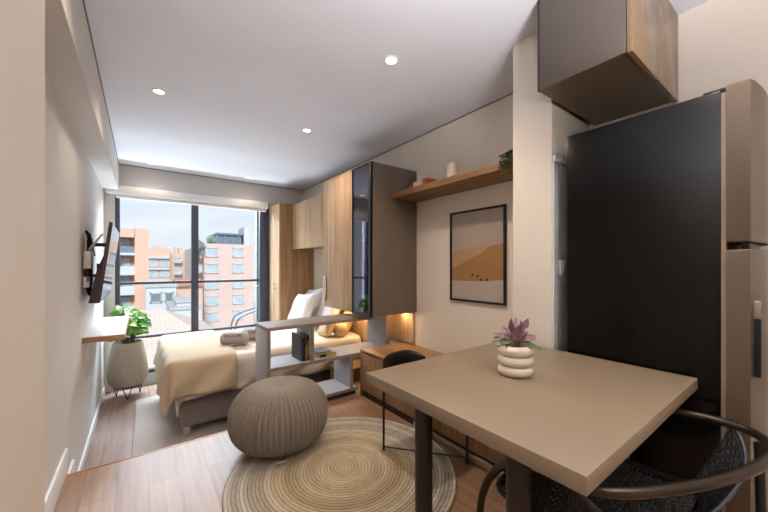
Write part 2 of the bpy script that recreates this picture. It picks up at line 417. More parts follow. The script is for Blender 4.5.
# left tower (60 m away)
t = thing('apartment_building', (-2, 64, -30), 'orange brick apartment tower with white balconies at left edge of the window view', 'building')
m = MB(); m.box(-.75, .95, 60, 72, -30, 6.7); m.box(-6, -2.55, 60, 72, -30, 6.5); m.box(-2.55, -.75, 62, 72, -30, 5.4); m.box(-2.6, -.7, 60, 72, 5.35, 6.6)
m.build('wall', M['brick_or'], t)
for z in (-8.5, -5.6, -2.7, .2, 3.1):
    B(-2.55, -.75, 60.2, 62, z-.35, z+.0).build('balcony_slab', M['render_white'], t)
    B(-2.55, -.75, 60.2, 60.35, z, z+.95).build('balcony_rail', M['render_white'] if z < 3 else M['pane_dark'], t)
facade_windows(t, [(-2.4, -1.3, z+.3, z+2.1) for z in (-8.5, -5.6, -2.7, .2, 3.1)], 61.95, M['pane_far'], M['render_white'])
# middle block (92 m)
t = thing('apartment_building', (6, 96, -30), 'terracotta brick apartment block with white window bays in middle distance', 'building')
m = MB(); m.box(.5, 5.6, 92, 104, -30, 5.3); m.box(5.6, 9.9, 93, 104, -30, 4.4); m.box(2.4, 4.6, 94, 100, 5.3, 6.0); m.box(6.5, 7.1, 94, 96, 4.4, 5.9); m.box(7.4, 8.3, 94, 96, 4.4, 5.5)
m.build('wall', M['brick_md'], t)
for z in (-7.5, -4.8, -2.1, .6, 3.2): B(1.2, 5.3, 91.4, 92, z-.3, z+.25).build('balcony_slab', M['render_white'], t)
facade_windows(t, [(x, x+1.7, z, z+1.5) for z in (-6.9, -4.2, -1.5, 1.0, ) for x in (1.5, 3.6)] + [(6.2, 7.9, z, z+1.3) for z in (-3.4, -.9, 1.9)] + [(8.4, 9.6, z, z+1.2) for z in (-.6, 1.6)], 91.95, M['pane_far'], M['render_white'])
# right block (70 m)
t = thing('apartment_building', (12, 74, -30), 'pink brick apartment block with glazed rooftop room at right of the window view', 'building')
m = MB(); m.box(9.6, 18.5, 70, 84, -30, 5.5); m.box(7.7, 9.6, 72, 84, -30, 4.6)
m.build('wall', M['brick_pk'], t)
m = MB(); m.box(12.2, 16.6, 71.5, 80, 5.5, 7.4); m.build('rooftop_room', M['pane_dark'], t)
m = MB(); m.box(11.9, 17, 71, 81, 7.4, 7.75); 
for x in (11.9, 13.2, 14.5, 15.8, 16.8): m.box(x, x+.18, 71, 71.2, 5.5, 7.5)
m.build('rooftop_frame', M['blue_steel'], t)
B(17.0, 18.0, 71, 76, 5.5, 9.2).build('chimney', M['render_white'], t)
facade_windows(t, [(9.75, 12.0, z, z+1.85) for z in (-9.5, -6.4, -3.3, -.2, 2.9)] + [(14.6, 16.6, z, z+1.85) for z in (-9.5, -6.4, -3.3, -.2, 2.9)] + [(7.9, 9.2, z, z+1.6) for z in (-3.2, -.1, 2.6)], 69.95, M['pane_far'], M['render_white'])
# low houses
t = thing('house', (4, 55, -12), 'low white house with flat roof between the brick blocks', 'house')
m = MB(); m.box(.5, 3.8, 52, 58, -14, -1.6); m.build('wall', M['render_white'], t)
B(.3, 4.0, 51.8, 58.2, -1.6, -1.3).build('roof', M['concrete'], t)
facade_windows(t, [(.9, 2.2, -3.6, -2.3), (2.5, 3.5, -3.6, -2.3)], 51.98, M['pane_dark'], M['concrete'])
t = thing('house', (6, 60, -12), 'small house with red roof below the middle block', 'house')
B(4.2, 8.0, 60, 66, -14, -1.9).build('wall', M['brick_md'], t)
MB().poly([(3.9, 59.4, -2.0), (8.3, 59.4, -2.0), (8.0, 63, -.9), (4.3, 63, -.9)]).poly([(3.9, 66.6, -2), (8.3, 66.6, -2), (8.0, 63, -.9), (4.3, 63, -.9)]).build('roof', M['roof_red'], t)
t = thing('house', (10, 42, -12), 'low grey house with stepped flat roofs in front of the pink block', 'house')
MB().box(2.6, 5.4, 42, 50, -14, -3.6).box(3.2, 4.6, 43, 49, -3.6, -2.9).build('wall', M['render_white'], t)
MB().box(2.5, 5.5, 41.8, 50.2, -3.6, -3.35).box(3.1, 4.7, 42.8, 49.2, -2.9, -2.7).build('roof', M['concrete'], t)
t = thing('house', (0, 18, -10), 'house with pale clay tiled roof just below the window', 'house')
B(-4.4, 2.6, 12.6, 22.8, -14, -2.25).build('wall', M['render_white'], t)
m = MB(); R_ = [(-5, 12, -2.3), (3.2, 12, -2.3), (3.2, 23.4, -2.3), (-5, 23.4, -2.3)]; r0, r1 = (-2.6, 17.5, -.70), (.75, 17.5, -.72)
m.poly([R_[0], R_[1], r1, r0]); m.poly([R_[1], R_[2], r1]); m.poly([R_[2], R_[3], r0, r1]); m.poly([R_[3], R_[0], r0])
m.build('roof', M['tile'], t)
for k, (x, y, z, r) in enumerate([(8.6, 69, 4.9, 1.0), (10.9, 70.8, 6.2, .8)]):
    m = MB(); bmesh.ops.create_icosphere(m.bm, subdivisions=3, radius=r, matrix=Matrix.Translation((x, y, z)))
    for v in m.bm.verts: v.co += Vector(noise.noise_vector(v.co*2.2))*.35*r
    tr = thing('roof_tree', (x, y, z-2*r), ['rounded green treetop left of the glazed rooftop room', 'small green shrub beside the glazed rooftop frame'][k], 'tree')
    m.build('crown', M['tree'], tr); MB().tube([(x, y, z-3*r), (x, y, z)], .09).build('trunk', M['stem'], tr)
struct('ground_outside', B(-60, 80, 8, 140, -14.3, -14), M['concrete'])
tag(B(1.455, 1.80, 5.31, 5.37, -3, 3.2).build('brick_column', M['brick_gr']), 'grey brick column outside at right edge of the window', 'column')
struct('balcony_floor', B(.95, 2.6, 5.3, 6.25, -.45, -.33), M['concrete'])
ch = thing('balcony_chair', (1.55, 5.85, -.33), 'grey metal balcony chair with curved tube arms outside window right', 'chair')
m = MB()
for y in (5.68, 5.98):
    m.tube(spline([(1.22, y, -.33), (1.22, y, .10), (1.26, y, .29), (1.36, y, .37), (1.60, y, .44), (1.80, y, .47), (1.88, y, .70)], 6), .012)
    m.tube([(1.80, y, .47), (1.86, y, -.33)], .012)
m.tube([(1.88, 5.68, .70), (1.88, 5.98, .70)], .012); m.build('frame', M['frame_dark'], ch)
B(1.24, 1.84, 5.69, 5.97, .06, .09, .01).build('seat', M['frame_dark'], ch)
m = MB()
for k in range(7): m.box(1.83+.01, 1.87, 5.70+.04*k, 5.72+.04*k, .1, .70)
m.build('backrest', M['frame_dark'], ch)

# ------------------------------------------------------------------ downlights
where = ['nearest the right wall', 'by the left beam', 'in mid ceiling before the tall cabinet', 'next to the window bulkhead at left', 'next to the window bulkhead at right']
for (x, y), wl in zip([(1.19, 1.53), (.10, 2.77), (1.195, 2.77), (.095, 4.755), (1.195, 4.73)], where):
    t = thing('downlight', (x, y, ZC), 'small round recessed ceiling downlight ' + wl, 'ceiling light', 'recessed downlights')
    MB().lathe([(.030, -.002), (.034, -.006), (.043, -.005), (.045, 0), (.03, 0)], (x, y, ZC), 24, False, False).build('ring', M['white'], t)
    MB().lathe([(.031, -.0015), (.0, -.0016)], (x, y, ZC), 24, True, False).build('lens', M['lamp_glow'], t)

# ------------------------------------------------------------------ television on left wall
t = thing('television', (-.25, 3.68, 1.2), 'flat television tilted forward on a bracket on left wall', 'television')
Yn, Yf = 3.20, 4.17
def tvp(u, v, d):                   # u along Y, v up, d behind the screen
    a = math.atan2(.074, .61)
    return (-.244 + .074*v - d*math.cos(a), Yn + (Yf-Yn)*u, .905 + .605*v + d*math.sin(a)*.3)
def slab(mb, u0, u1, v0, v1, d0, d1):
    q = [mb.bm.verts.new(tvp(u, v, d)) for u in (u0, u1) for v in (v0, v1) for d in (d0, d1)]
    for i in ((0, 1, 3, 2), (4, 6, 7, 5), (0, 4, 5, 1), (2, 3, 7, 6), (0, 2, 6, 4), (1, 5, 7, 3)): mb._f([q[k] for k in i])
m = MB(); slab(m, 0, 1, 0, 1, .003, .022)
q = [tvp(0, 0, .02), tvp(1, 0, .02), tvp(1, .6, .02), tvp(0, .6, .02)]; q2 = [tvp(.0, 0, .065), tvp(1, 0, .065), tvp(.97, .42, .05), tvp(.03, .42, .05)]
a = [m.bm.verts.new(p) for p in q]; b_ = [m.bm.verts.new(p) for p in q2]
for i in range(4): m._f((a[i], a[(i+1) % 4], b_[(i+1) % 4], b_[i]))
m._f(b_); m.build('casing', M['plastic'], t)
m = MB(); slab(m, .008, .992, .02, .985, -.001, .003); m.build('screen', M['screen'], t)
m = MB(); m.box(XL+.001, XL+.012, 3.5, 3.85, 1.02, 1.42, .003)
for y in (3.55, 3.8): m.tube([(XL+.01, y, 1.36), (-.21, y, 1.36)], .01); m.tube([(XL+.01, y, 1.1), (-.285, y, 1.1)], .01); m.box(-.29, -.27, y-.02, y+.02, .98, 1.2); 
m.build('wall_bracket', M['black'], t)
m = MB()
for k in range(5):
    y = 3.28+.06*k
    m.tube(spline([(-.30, y, 1.38-.03*k), (-.327, y-.03, 1.44), (-.325, y+.02, 1.25), (-.315, y-.03, 1.1), (-.325, y+.03, .99), (-.30, y, .95)], 6), .0045, 6)
m.build('cable', M['black'], t)
m = MB(); m.box(-.342, -.30, 3.26, 3.36, 1.16, 1.29, .004); m.box(-.342, -.31, 3.26, 3.34, 1.02, 1.10, .004); m.build('connector_box', M['white'], t)
m = MB(); m.tube(spline([(-.32, 3.25, 1.37), (-.33, 3.22, 1.42), (-.325, 3.24, 1.33), (-.33, 3.22, 1.24)], 6), .004, 6)
m.tube(spline([(-.31, 3.27, 1.3), (-.27, 3.24, 1.36), (-.235, 3.26, 1.42)], 6), .008, 6); m.build('pale_cable', M['ceramic'], t)

# wall shelf
t = thing('wall_shelf', (-.23, 3.85, .60), 'white wall shelf with oak edge under the television', 'shelf')
B(XL, -.108, 3.285, 4.44, .607, .648, .002).build('board', M['white'], t)
m = MB(); m.box(XL, -.10, 3.27, 3.285, .605, .645, .001); m.box(-.108, -.10, 3.285, 4.44, .605, .645, .001); m.build('oak_edge', wood('oak_edge', '#b08258', '#8e6540', 'X', 20), t)

# ------------------------------------------------------------------ potted plant by window
px, py = -.119, 4.75
t = thing('potted_plant', (px, py, ZLO), 'leafy green plant in bulging greige pot on wire stand by window', 'plant')
prof = [(.02, -.185), (.11, -.185), (.15, -.165), (.178, -.12), (.19, -.06), (.188, 0), (.178, .09), (.16, .2), (.142, .29), (.134, .315), (.128, .315), (.126, .29), (.02, .285)]
MB().lathe(prof, (px, py, 0), 40).build('pot', M['pot'], t)
MB().lathe([(.128, .288), (.06, .30), (.0, .303)], (px, py, 0), 24, False, False).build('soil', M['soil'], t)
m = MB()
for k in range(3):
    a = 2*PI*k/3 + .5
    for da in (-.16, .16): m.tube([(px+.13*math.cos(a+da*2), py+.13*math.sin(a+da*2), -.178), (px+.125*math.cos(a), py+.125*math.sin(a), ZLO)], .005, 6)
m.tube([(px+.13*math.cos(2*PI*k/24), py+.13*math.sin(2*PI*k/24), -.18) for k in range(24)], .006, 6, closed=True); m.build('wire_stand', M['black'], t)
ms, ml, mp_ = MB(), MB(), MB(); rnd = random.Random(3)
for k in range(40):
    a = rnd.uniform(0, 2*PI); tilt = rnd.uniform(.1, 1.0); L = rnd.uniform(.14, .30)
    if k < 5: tilt = .22; L = .40 + .02*k; a = 1.2 + k*.5
    elif k < 30: a = rnd.uniform(-1.2, .6); L = rnd.uniform(.20, .40)
    else: L *= .7
    e = Vector((px + math.cos(a)*tilt*L*.72, py + math.sin(a)*tilt*L*.6, .30 + L*(1-.5*tilt)))
    e.x = max(e.x, px-.19); e.y = min(e.y, py+.2)
    b0 = Vector((px+math.cos(a)*.05, py+math.sin(a)*.05, .295)); mid = (b0+e)/2 + Vector((0, 0, .06))
    ms.tube(spline([b0, mid, e], 5), .004, 5)
    for j in range(4):
        aa = a + rnd.uniform(-1.7, 1.7); dd = Vector((math.cos(aa), math.sin(aa)*.8, rnd.uniform(-.6, .4)))
        if e.x < px-.1: dd.x = abs(dd.x)
        tgt = ml if rnd.random() < .66 else mp_
        tgt.leaf(mid.lerp(e, .3+.23*j), dd, rnd.uniform(.075, .115), rnd.uniform(.06, .095), rnd.uniform(.1, .6), up=Vector((.15, -.75, .65)))
ms.build('stems', M['stem'], t); ml.build('leaves', M['leaf'], t); mp_.build('pale_leaves', M['leaf_pale'], t)

# ------------------------------------------------------------------ bedroom rug
t = thing('area_rug', (1.0, 4.05, ZLO), 'beige flat woven rectangular rug under the bed', 'rug')
B(-.055, 1.55, 2.95, 4.55, ZLO, ZLO+.008, .003).build('pile', M['rugrect'], t)
m = MB(); m.box(-.058, -.04, 2.95, 4.55, ZLO, ZLO+.0095, .002); m.box(-.058, 1.55, 2.94, 2.958, ZLO, ZLO+.0095, .002); m.build('binding', M['taupe_edge'], t)

# ------------------------------------------------------------------ bed
X0, X1, Y0, Y1 = .27, 2.06, 3.27, 4.50
zr = ZLO + .009
t = thing('bed', (1.15, 3.9, zr), 'upholstered charcoal bed with silver feet beside the window', 'bed')
B(X0, X1, Y0, Y1, ZLO+.10, .06, .02, 3).build('base', M['bed_fab'], t)
B(X0+.01, X1, Y0+.01, Y1-.01, .06, .345, .06, 4).build('mattress', M['pillow'], t)
for x in (X0+.05, X1-.08):
    for y in (Y0+.04, Y1-.07):
        MB().lathe([(.024, 0), (.032, .095)], (x, y, zr), 16).build('leg', M['chrome'], t)

def cloth(x0, x1, y0, y1, zt, dn, df, dfar, rc=.05, flare=.12, seed=0, sideR=0, amp=.012, nu=70, nv=60):
    """draped sheet: dn drop at near side (y0), df drop at foot (x0), dfar drop at y1"""
    us, ue = x0-df, x1; vs, ve = y0-dn, y1+dfar
    def fn(u, v):
        U = us+(ue-us)*u; V = vs+(ve-vs)*v
        ax = min(0, U-x0); ay = (V-y0) if V < y0 else ((V-y1) if V > y1 else 0)
        L = math.hypot(ax, ay)
        cx, cy = max(U, x0), min(max(V, y0), y1)
        n3 = noise.noise(Vector((U*4+seed, V*4, seed)))
        if L < 1e-6:
            e = min(U-x0, V-y0, y1-V)
            z = zt - .012*math.exp(-e/.05) + amp*.7*n3
            return (U, V, z)
        nx, ny = ax/L, ay/L
        q = rc*PI/2
        if L < q: o = rc*math.sin(L/rc); dz = rc*(1-math.cos(L/rc))
        else: o = rc + (L-q)*flare; dz = rc + (L-q)*math.sqrt(1-flare**2)
        tang = U*1.0 - V*1.0
        o += (amp*1.6*math.sin(tang*17+seed+2*n3) + amp*n3)*min(1, L/.25)
        return (cx+nx*o, cy+ny*o, zt-.012-dz)
    return MB().grid(fn, nu, nv)
o = cloth(X0+.02, 2.055, Y0-.01, Y1, .375, .335, .33, .30, seed=1, flare=.05, rc=.055).build('duvet', M['duvet'], sharp=0)
tag(o, 'cream quilted duvet spread over the bed', 'duvet'); md = o.modifiers.new('thick', 'SOLIDIFY'); md.thickness = .012; md.offset = -1
o = cloth(X0-.05, .70, Y0-.045, Y1+.01, .402, .335, .345, .30, seed=5, flare=.12, rc=.06, nu=60, nv=70).build('throw_blanket', M['throw'], sharp=0)
tag(o, 'beige woven throw draped over the foot of the bed', 'blanket'); md = o.modifiers.new('thick', 'SOLIDIFY'); md.thickness = .008; md.offset = -1

def pillow_mb(w, h, th, xf, nseg=22, seed=0, pinch=.10):
    mb = MB()
    def side(sgn):
        def fn(u, v):
            x, y = 2*u-1, 2*v-1
            k = 1 - pinch*(1-abs(x)**2)*abs(y)**3*.9; k2 = 1 - pinch*(1-abs(y)**2)*abs(x)**3*.9
            f = (max(0, 1-x**4)*max(0, 1-y**4))**.55
            nz = noise.noise(Vector((x*1.7+seed, y*1.7, seed*1.3)))*.09 + noise.noise(Vector((x*4+seed, y*3, seed)))*.05
            return xf @ Vector((x*w/2*k2, y*h/2*k, sgn*(th/2*f*(1+nz))))
        return fn
    mb.grid(side(1), nseg, nseg); mb.grid(side(-1), nseg, nseg)
    bmesh.ops.remove_doubles(mb.bm, verts=mb.bm.verts, dist=.0006)
    return mb
def XF(loc, rx=0, ry=0, rz=0):
    return Matrix.Translation(loc) @ Matrix.Rotation(rz, 4, 'Z') @ Matrix.Rotation(ry, 4, 'Y') @ Matrix.Rotation(rx, 4, 'X')
# pillow local: x = width, y = height, z = thickness. Stand: rx=90 then lean; facing -X via rz
def standing(loc, w, h, th, lean, yaw, name, mat, label, seed, roll=0, group=None, cat='pillow'):
    xf = Matrix.Translation(loc) @ Matrix.Rotation(yaw, 4, 'Z') @ Matrix.Rotation(lean, 4, 'X') @ Matrix.Rotation(roll, 4, 'Z')
    o = pillow_mb(w, h, th, xf, seed=seed).build(name, mat, sharp=0)
    return tag(o, label, cat, group)
standing((1.92, 4.30, .635), .46, .50, .16, math.radians(66), -PI/2, 'pillow', M['pillow'], 'white bed pillow standing nearest the wardrobe', 1, .12, 'white pillows on the bed')
standing((1.93, 3.76, .635), .50, .50, .15, math.radians(68), -PI/2-.06, 'pillow', M['pillow'], 'white bed pillow leaning on headboard behind the shelving unit', 2, -.06, 'white pillows on the bed')
standing((1.70, 4.10, .61), .50, .46, .14, math.radians(64), -PI/2+.08, 'pillow', M['pillow'], 'white bed pillow in front of the others, leaning back', 4, .10, 'white pillows on the bed')
standing((1.73, 3.43, .49), .28, .28, .12, math.radians(62), -PI/2-.15, 'cushion', M['cushion'], 'beige square cushion nearest the white pillows', 6, .2, 'beige cushions on the bed', 'cushion')
standing((1.962, 3.41, .505), .26, .30, .10, math.radians(62), -PI/2-.1, 'cushion', M['cushion'], 'beige square cushion leaning on headboard under the tall cabinet', 8, -.12, 'beige cushions on the bed', 'cushion')
o = MB().lathe([(.0, -.17), (.06, -.165), (.092, -.13), (.1, -.06), (.1, .06), (.092, .13), (.06, .165), (.0, .17)], (0, 0, 0), 28, False, False)
for v in o.bm.verts: v.co = Vector((1.84, 3.325, .448)) + Matrix.Rotation(PI/2-.12, 3, 'X') @ Vector((v.co.x*.75, v.co.y*.75, v.co.z*.42))
tag(o.build('bolster', M['cushion'], sharp=0), 'round cream bolster cushion seen through the shelving unit', 'cushion')

# towels
def towel(cx, cy, cz, yaw, label):
    R, L = .074, .25
    Rm = Matrix.Translation((cx, cy, cz+R*.86)) @ Matrix.Rotation(yaw, 4, 'Z')
    t = thing('rolled_towel', (cx, cy, cz), label, 'towel', 'rolled towels on the bed')
    mb = MB(); nu, nv = 40, 24
    def fn(u, v):
        a = 2*PI*u; x = (v-.5)*L; k = 1 - .22*max(0, abs(v-.5)*2-.8)/.2
        r = R*k*(1+.03*noise.noise(Vector((math.cos(a)*2, math.sin(a)*2, x*22))))
        return Rm @ Vector((x, 1.08*r*math.cos(a), .86*r*math.sin(a)))
    mb.grid(fn, nu, nv)
    for e in (-1, 1):                # rolled spiral at both ends
        pts = []
        for k in range(70):
            a = k*.3; r = .004+.046*k/70
            pts.append(Rm @ Vector((e*L*.495, r*math.cos(a), .86*r*math.sin(a))))
        mb.tube(pts, .0045, 6)
        mb._f([mb.bm.verts.new(Rm @ Vector((e*L*.49, 1.06*.76*R*math.cos(2*PI*k/24), .86*.76*R*math.sin(2*PI*k/24)))) for k in range(24)])
    bmesh.ops.remove_doubles(mb.bm, verts=mb.bm.verts, dist=.0003)
    mb.build('terry_roll', M['towel'], t, sharp=0)
    cu = bpy.data.curves.new('txt', 'FONT'); cu.body = 'NOOK'; cu.size = .05; cu.align_x = 'CENTER'; cu.align_y = 'CENTER'; cu.resolution_u = 3
    ob = bpy.data.objects.new('txt', cu); COL.objects.link(ob)
    bpy.context.view_layer.update()
    me = bpy.data.meshes.new_from_object(ob.evaluated_get(bpy.context.evaluated_depsgraph_get()))
    bpy.data.objects.remove(ob)
    bm = bmesh.new(); bm.from_mesh(me); bmesh.ops.subdivide_edges(bm, edges=bm.edges, cuts=2)
    bm2 = MB(); bm2.bm.free(); bm2.bm = bm
    for v in bm.verts:
        a = math.radians(146) - v.co.y/R      # centred on the upper front of the roll
        rr = R*1.075
        v.co = Rm @ Vector((v.co.x*1.1, 1.08*rr*math.cos(a), .86*rr*math.sin(a)))
    bm2.build('lettering', M['ink'], t)
towel(.765, 3.565, .386, -.45, 'rolled mauve grey towel with black lettering, nearer the foot of the bed')
towel(.985, 3.69, .380, -.35, 'rolled mauve grey towel half hidden by the end of the shelving unit')

# ------------------------------------------------------------------ shelving divider
t = thing('shelving_unit', (1.35, 2.72, 0), 'low open grey shelving unit dividing the bedroom from the living space', 'shelf unit')
DY0, DY1, DX0, DX1, e = 2.56, 2.88, .78, 1.95, .027
def panel(name, x0, x1, z0, z1):
    p = B(x0, x1, DY0+.003, DY1, z0, z1, .001).build(name, M['grey_lam'], t)
    if x1-x0 > z1-z0: B(x0, x1, DY0, DY0+.003, z0, z1).build('edge_band', M['taupe_edge'], p)
    else: B(x0, x1, DY0, DY0+.003, z0, z1).build('edge_band', M['taupe_edge'], p)
p = B(DX0, DX1, DY0, DY1, .70-e, .70, .001).build('top_board', M['taupe_edge'], t)
panel('side_panel', DX0, DX0+e, .0, .70-e); panel('side_panel', DX1-e, DX1, .355+e, .70-e)
panel('shelf', DX0+e, DX1, .355, .355+e)
panel('upright', 1.17-e, 1.17, .355+e, .70-e); panel('upright', 1.552-e, 1.552, .07, .355)
panel('bottom_board', DX0+e, 1.60, .043, .07)
B(DX0+.03, 1.595, DY0+.03, DY1-.02, 0, .043).build('plinth', M['dark'], t)

# books
def book(x0, x1, y0, y1, z0, z1, cov, label, spine='y', lean=0, group=None, marks=None):
    t = thing('book', ((x0+x1)/2, (y0+y1)/2, z0), label, 'book', group)
    c = .0022; mb = MB()
    if spine == 'y':                 # upright, spine at y0, thickness along X
        mb.box(x0, x0+c, y0, y1, z0, z1); mb.box(x1-c, x1, y0, y1, z0, z1); mb.box(x0, x1, y0, y0+c, z0, z1)
        mb.build('cover', cov, t); B(x0+c, x1-c, y0+c, y1-.004, z0+.003, z1-.003).build('pages', M['paper'], t)
    else:                            # lying, spine at y0 ('l') thickness along Z
        mb.box(x0, x1, y0, y1, z0, z0+c); mb.box(x0, x1, y0, y1, z1-c, z1); mb.box(x0, x1, y0, y0+c, z0, z1)
        mb.build('cover', cov, t); B(x0+.003, x1-.003, y0+c, y1-.004, z0+c, z1-c).build('pages', M['paper'], t)
    if marks:
        mm, parts = marks
        mb = MB()
        for a, b, cc, d in parts: mb.box(a, b, y0-.0006, y0+.0004, cc, d)
        mb.build('spine_label', mm, t)
    return t
g = 'books standing in the shelving unit'; zs = .355+e+.0005
book(1.068, 1.086, 2.60, 2.805, zs, zs+.215, M['book_grey'], 'charcoal upright book at the left end of the row in the shelving unit', group=g)
book(1.088, 1.108, 2.595, 2.795, zs, zs+.205, M['book_black'], 'thick black upright book, second from the left in the row', group=g, marks=(M['book_choc'], [(1.092, 1.104, zs+.03, zs+.10)]))
book(1.110, 1.127, 2.60, 2.785, zs, zs+.205, M['book_choc'], 'maroon upright book with tan spine band, third in the row', group=g, marks=(M['book_brown'], [(1.113, 1.124, zs+.01, zs+.13)]))
book(1.129, 1.141, 2.60, 2.790, zs, zs+.21, M['book_black'], 'thin black upright book with gold spine strip nearest the grey panel', group=g, marks=(M['book_gold'], [(1.132, 1.138, zs+.04, zs+.17)]))
book(1.235, 1.40, 2.60, 2.80, zs, zs+.032, M['book_gold'], 'thick mustard book with black spine label lying on the middle shelf', 'l', group='books lying in the shelving unit', marks=(M['book_black'], [(1.243, 1.30, zs+.004, zs+.028)]))
book(1.232, 1.36, 2.625, 2.79, zs+.0328, zs+.043, M['book_slate'], 'thin slate book lying on top of the mustard book', 'l', group='books lying in the shelving unit')

# nightstand behind the shelving unit
t = thing('nightstand', (1.86, 3.09, ZLO), 'low wooden bedside cabinet between bed and shelving unit', 'nightstand')
B(1.63, 2.066, 2.90, 3.145, ZLO+.05, .10, .002).build('carcass', M['bench_front'], t)
B(1.62, 2.068, 2.895, 3.15, .10, .122, .002).build('top', M['bench'], t)
B(1.614, 1.63, 2.905, 3.14, ZLO+.06, .09, .002).build('drawer_front', M['bench_front'], t)
B(1.66, 2.06, 2.92, 3.13, ZLO, ZLO+.05).build('plinth', M['dark'], t)

# headboard panelling lit from above
t = thing('headboard', (2.085, 3.45, ZLO), 'pale wood headboard panelling along right wall behind pillows', 'headboard')
for k, (a, b_) in enumerate([(2.33, 2.75), (2.755, 3.25), (3.255, 3.75), (3.755, 4.25), (4.255, 4.585)]):
    B(2.072, 2.098, a, b_, .44 if k < 2 and b_ < 2.9 else ZLO+.09, .742, .002).build('panel', M['oak'], t)

# ------------------------------------------------------------------ wardrobe, wall cabinets, display cabinet
t = thing('wardrobe', (1.83, 4.79, ZLO), 'tall wooden wardrobe in the corner right of the window', 'wardrobe')
B(1.588, 2.098, 4.60, 5.015, ZLO+.06, 2.075, .002).build('carcass', M['oak_dark'], t)
B(1.62, 2.09, 4.62, 5.0, ZLO, ZLO+.06).build('plinth', M['dark'], t)
for y0, y1, hy in ((4.602, 4.805, 4.775), (4.809, 5.013, 4.84)):
    d = B(1.57, 1.588, y0, y1, ZLO+.07, 2.073, .002).build('door', M['oak'], t)
    for z in (.85, .92): MB().lathe([(.006, 0), (.006, .012), (.014, .016), (.014, .024), (.0, .026)], (0, 0, 0), 16, True, False).build('knob', M['chrome'], d).matrix_basis = Matrix.Translation(Vector((1.57, hy-.06, z))-t.location) @ Matrix.Rotation(-PI/2, 4, 'Y') @ Matrix.Translation(t.location)
def wallcab(y0, y1, label, x0=1.765, z0=1.432, z1=2.06):
    t = thing('wall_cabinet', ((x0+XR)/2, (y0+y1)/2, z0), label, 'cabinet', 'oak wall cabinets over the bed')
    B(x0+.018, XR-.002, y0+.001, y1-.001, z0, z1, .001).build('carcass', M['oak_dark'], t)
    h = (y1-y0)/2 if y1-y0 > .5 else (y1-y0)
    n = round((y1-y0)/h)
    for k in range(n): B(x0, x0+.018, y0+.0015+k*h, y0+h-.0015+k*h, z0-.012, z1, .001).build('door', M['oak'], t)
wallcab(3.62, 4.595, 'wide oak wall cabinet over the bed beside the wardrobe')
wallcab(3.205, 3.617, 'narrow oak wall cabinet over the bed next to the tall hanging cabinet')

t = thing('tall_wall_cabinet', (1.83, 2.91, .755), 'tall oak door wall cabinet with white loop handle hanging above headboard', 'cabinet')
XC = 1.574
B(XC+.018, XR-.002, 2.622, 3.20, .757, 2.07, .001).build('carcass', M['oak_dark'], t)
d = B(XC, XC+.018, 2.622, 3.20, .750, 2.075, .001).build('door', M['oak'], t)
m = MB().tube([Vector((XC-.012-.006*math.sin(PI*k/12)**2, 3.165 + .022*math.cos(2*PI*k/24), .945 + .125*math.sin(2*PI*k/24))) for k in range(24)], .0085, 8, closed=True)
m.tube([(XC, 3.165, 1.06), (XC-.014, 3.165, 1.07)], .006); m.tube([(XC, 3.165, .83), (XC-.014, 3.165, .82)], .006)
m.build('handle', M['white'], d)

t = thing('display_cabinet', (1.83, 2.46, .745), 'hanging display cabinet with smoked glass door and taupe end panel', 'cabinet')
B(XC+.0, XR-.002, 2.304, 2.322, .742, 2.075, .001).build('end_panel', M['taupe_dark'], t)
m = MB(); m.box(XC+.018, XR-.004, 2.602, 2.618, .745, 2.073); m.box(2.08, XR-.004, 2.322, 2.602, .745, 2.073); m.box(XC+.018, 2.08, 2.322, 2.602, .745, .763); m.box(XC+.018, 2.08, 2.322, 2.602, 2.055, 2.073)
m.build('carcass', M['cab_in'], t)
for z in (1.10, 1.42, 1.72): B(XC+.03, 2.08, 2.323, 2.601, z, z+.015).build('shelf', M['oak'], t)
d = thing('door', (0, 0, 0), None, None); d.parent = t
fm = MB(); fm.box(XC-.002, XC+.017, 2.304, 2.345, .742, 2.075, .001); fm.box(XC, XC+.017, 2.61, 2.618, .742, 2.075); fm.box(XC, XC+.017, 2.345, 2.61, .742, .752); fm.box(XC, XC+.017, 2.345, 2.61, 2.065, 2.075)
bpy.data.objects.remove(d)
fr = fm.build('door', M['black'], t)
B(XC+.006, XC+.011, 2.345, 2.61, .752, 2.065).build('pane', M['smoke'], fr)
B(2.0, 2.06, 2.34, 2.59, 2.043, 2.054).build('cabinet_light', M['led'], t)
# little plant inside
t = thing('small_plant', (1.70, 2.44, .763), 'tiny dark leafy plant at the bottom of the glass cabinet', 'plant')
MB().lathe([(.0, 0), (.032, 0), (.042, .06), (.038, .06), (.034, .05), (0, .05)], (1.70, 2.44, .7635), 20, False, False).build('pot', M['book_black'], t)
m = MB(); rnd = random.Random(11)
for k in range(34):
    a = rnd.uniform(0, 2*PI); el = rnd.uniform(.1, 1.1)
    m.leaf((1.70, 2.44, .815), (math.cos(a)*math.cos(el), math.sin(a)*math.cos(el), math.sin(el)), rnd.uniform(.05, .09), .022, .4)
m.build('leaves', M['leaf_dark'], t)
# led strip under the hanging cabinets
tag(B(2.0, 2.03, 2.64, 3.18, .7515, .7568).build('led_strip', M['led']), 'warm LED light strip fixed under the hanging cabinets', 'light')

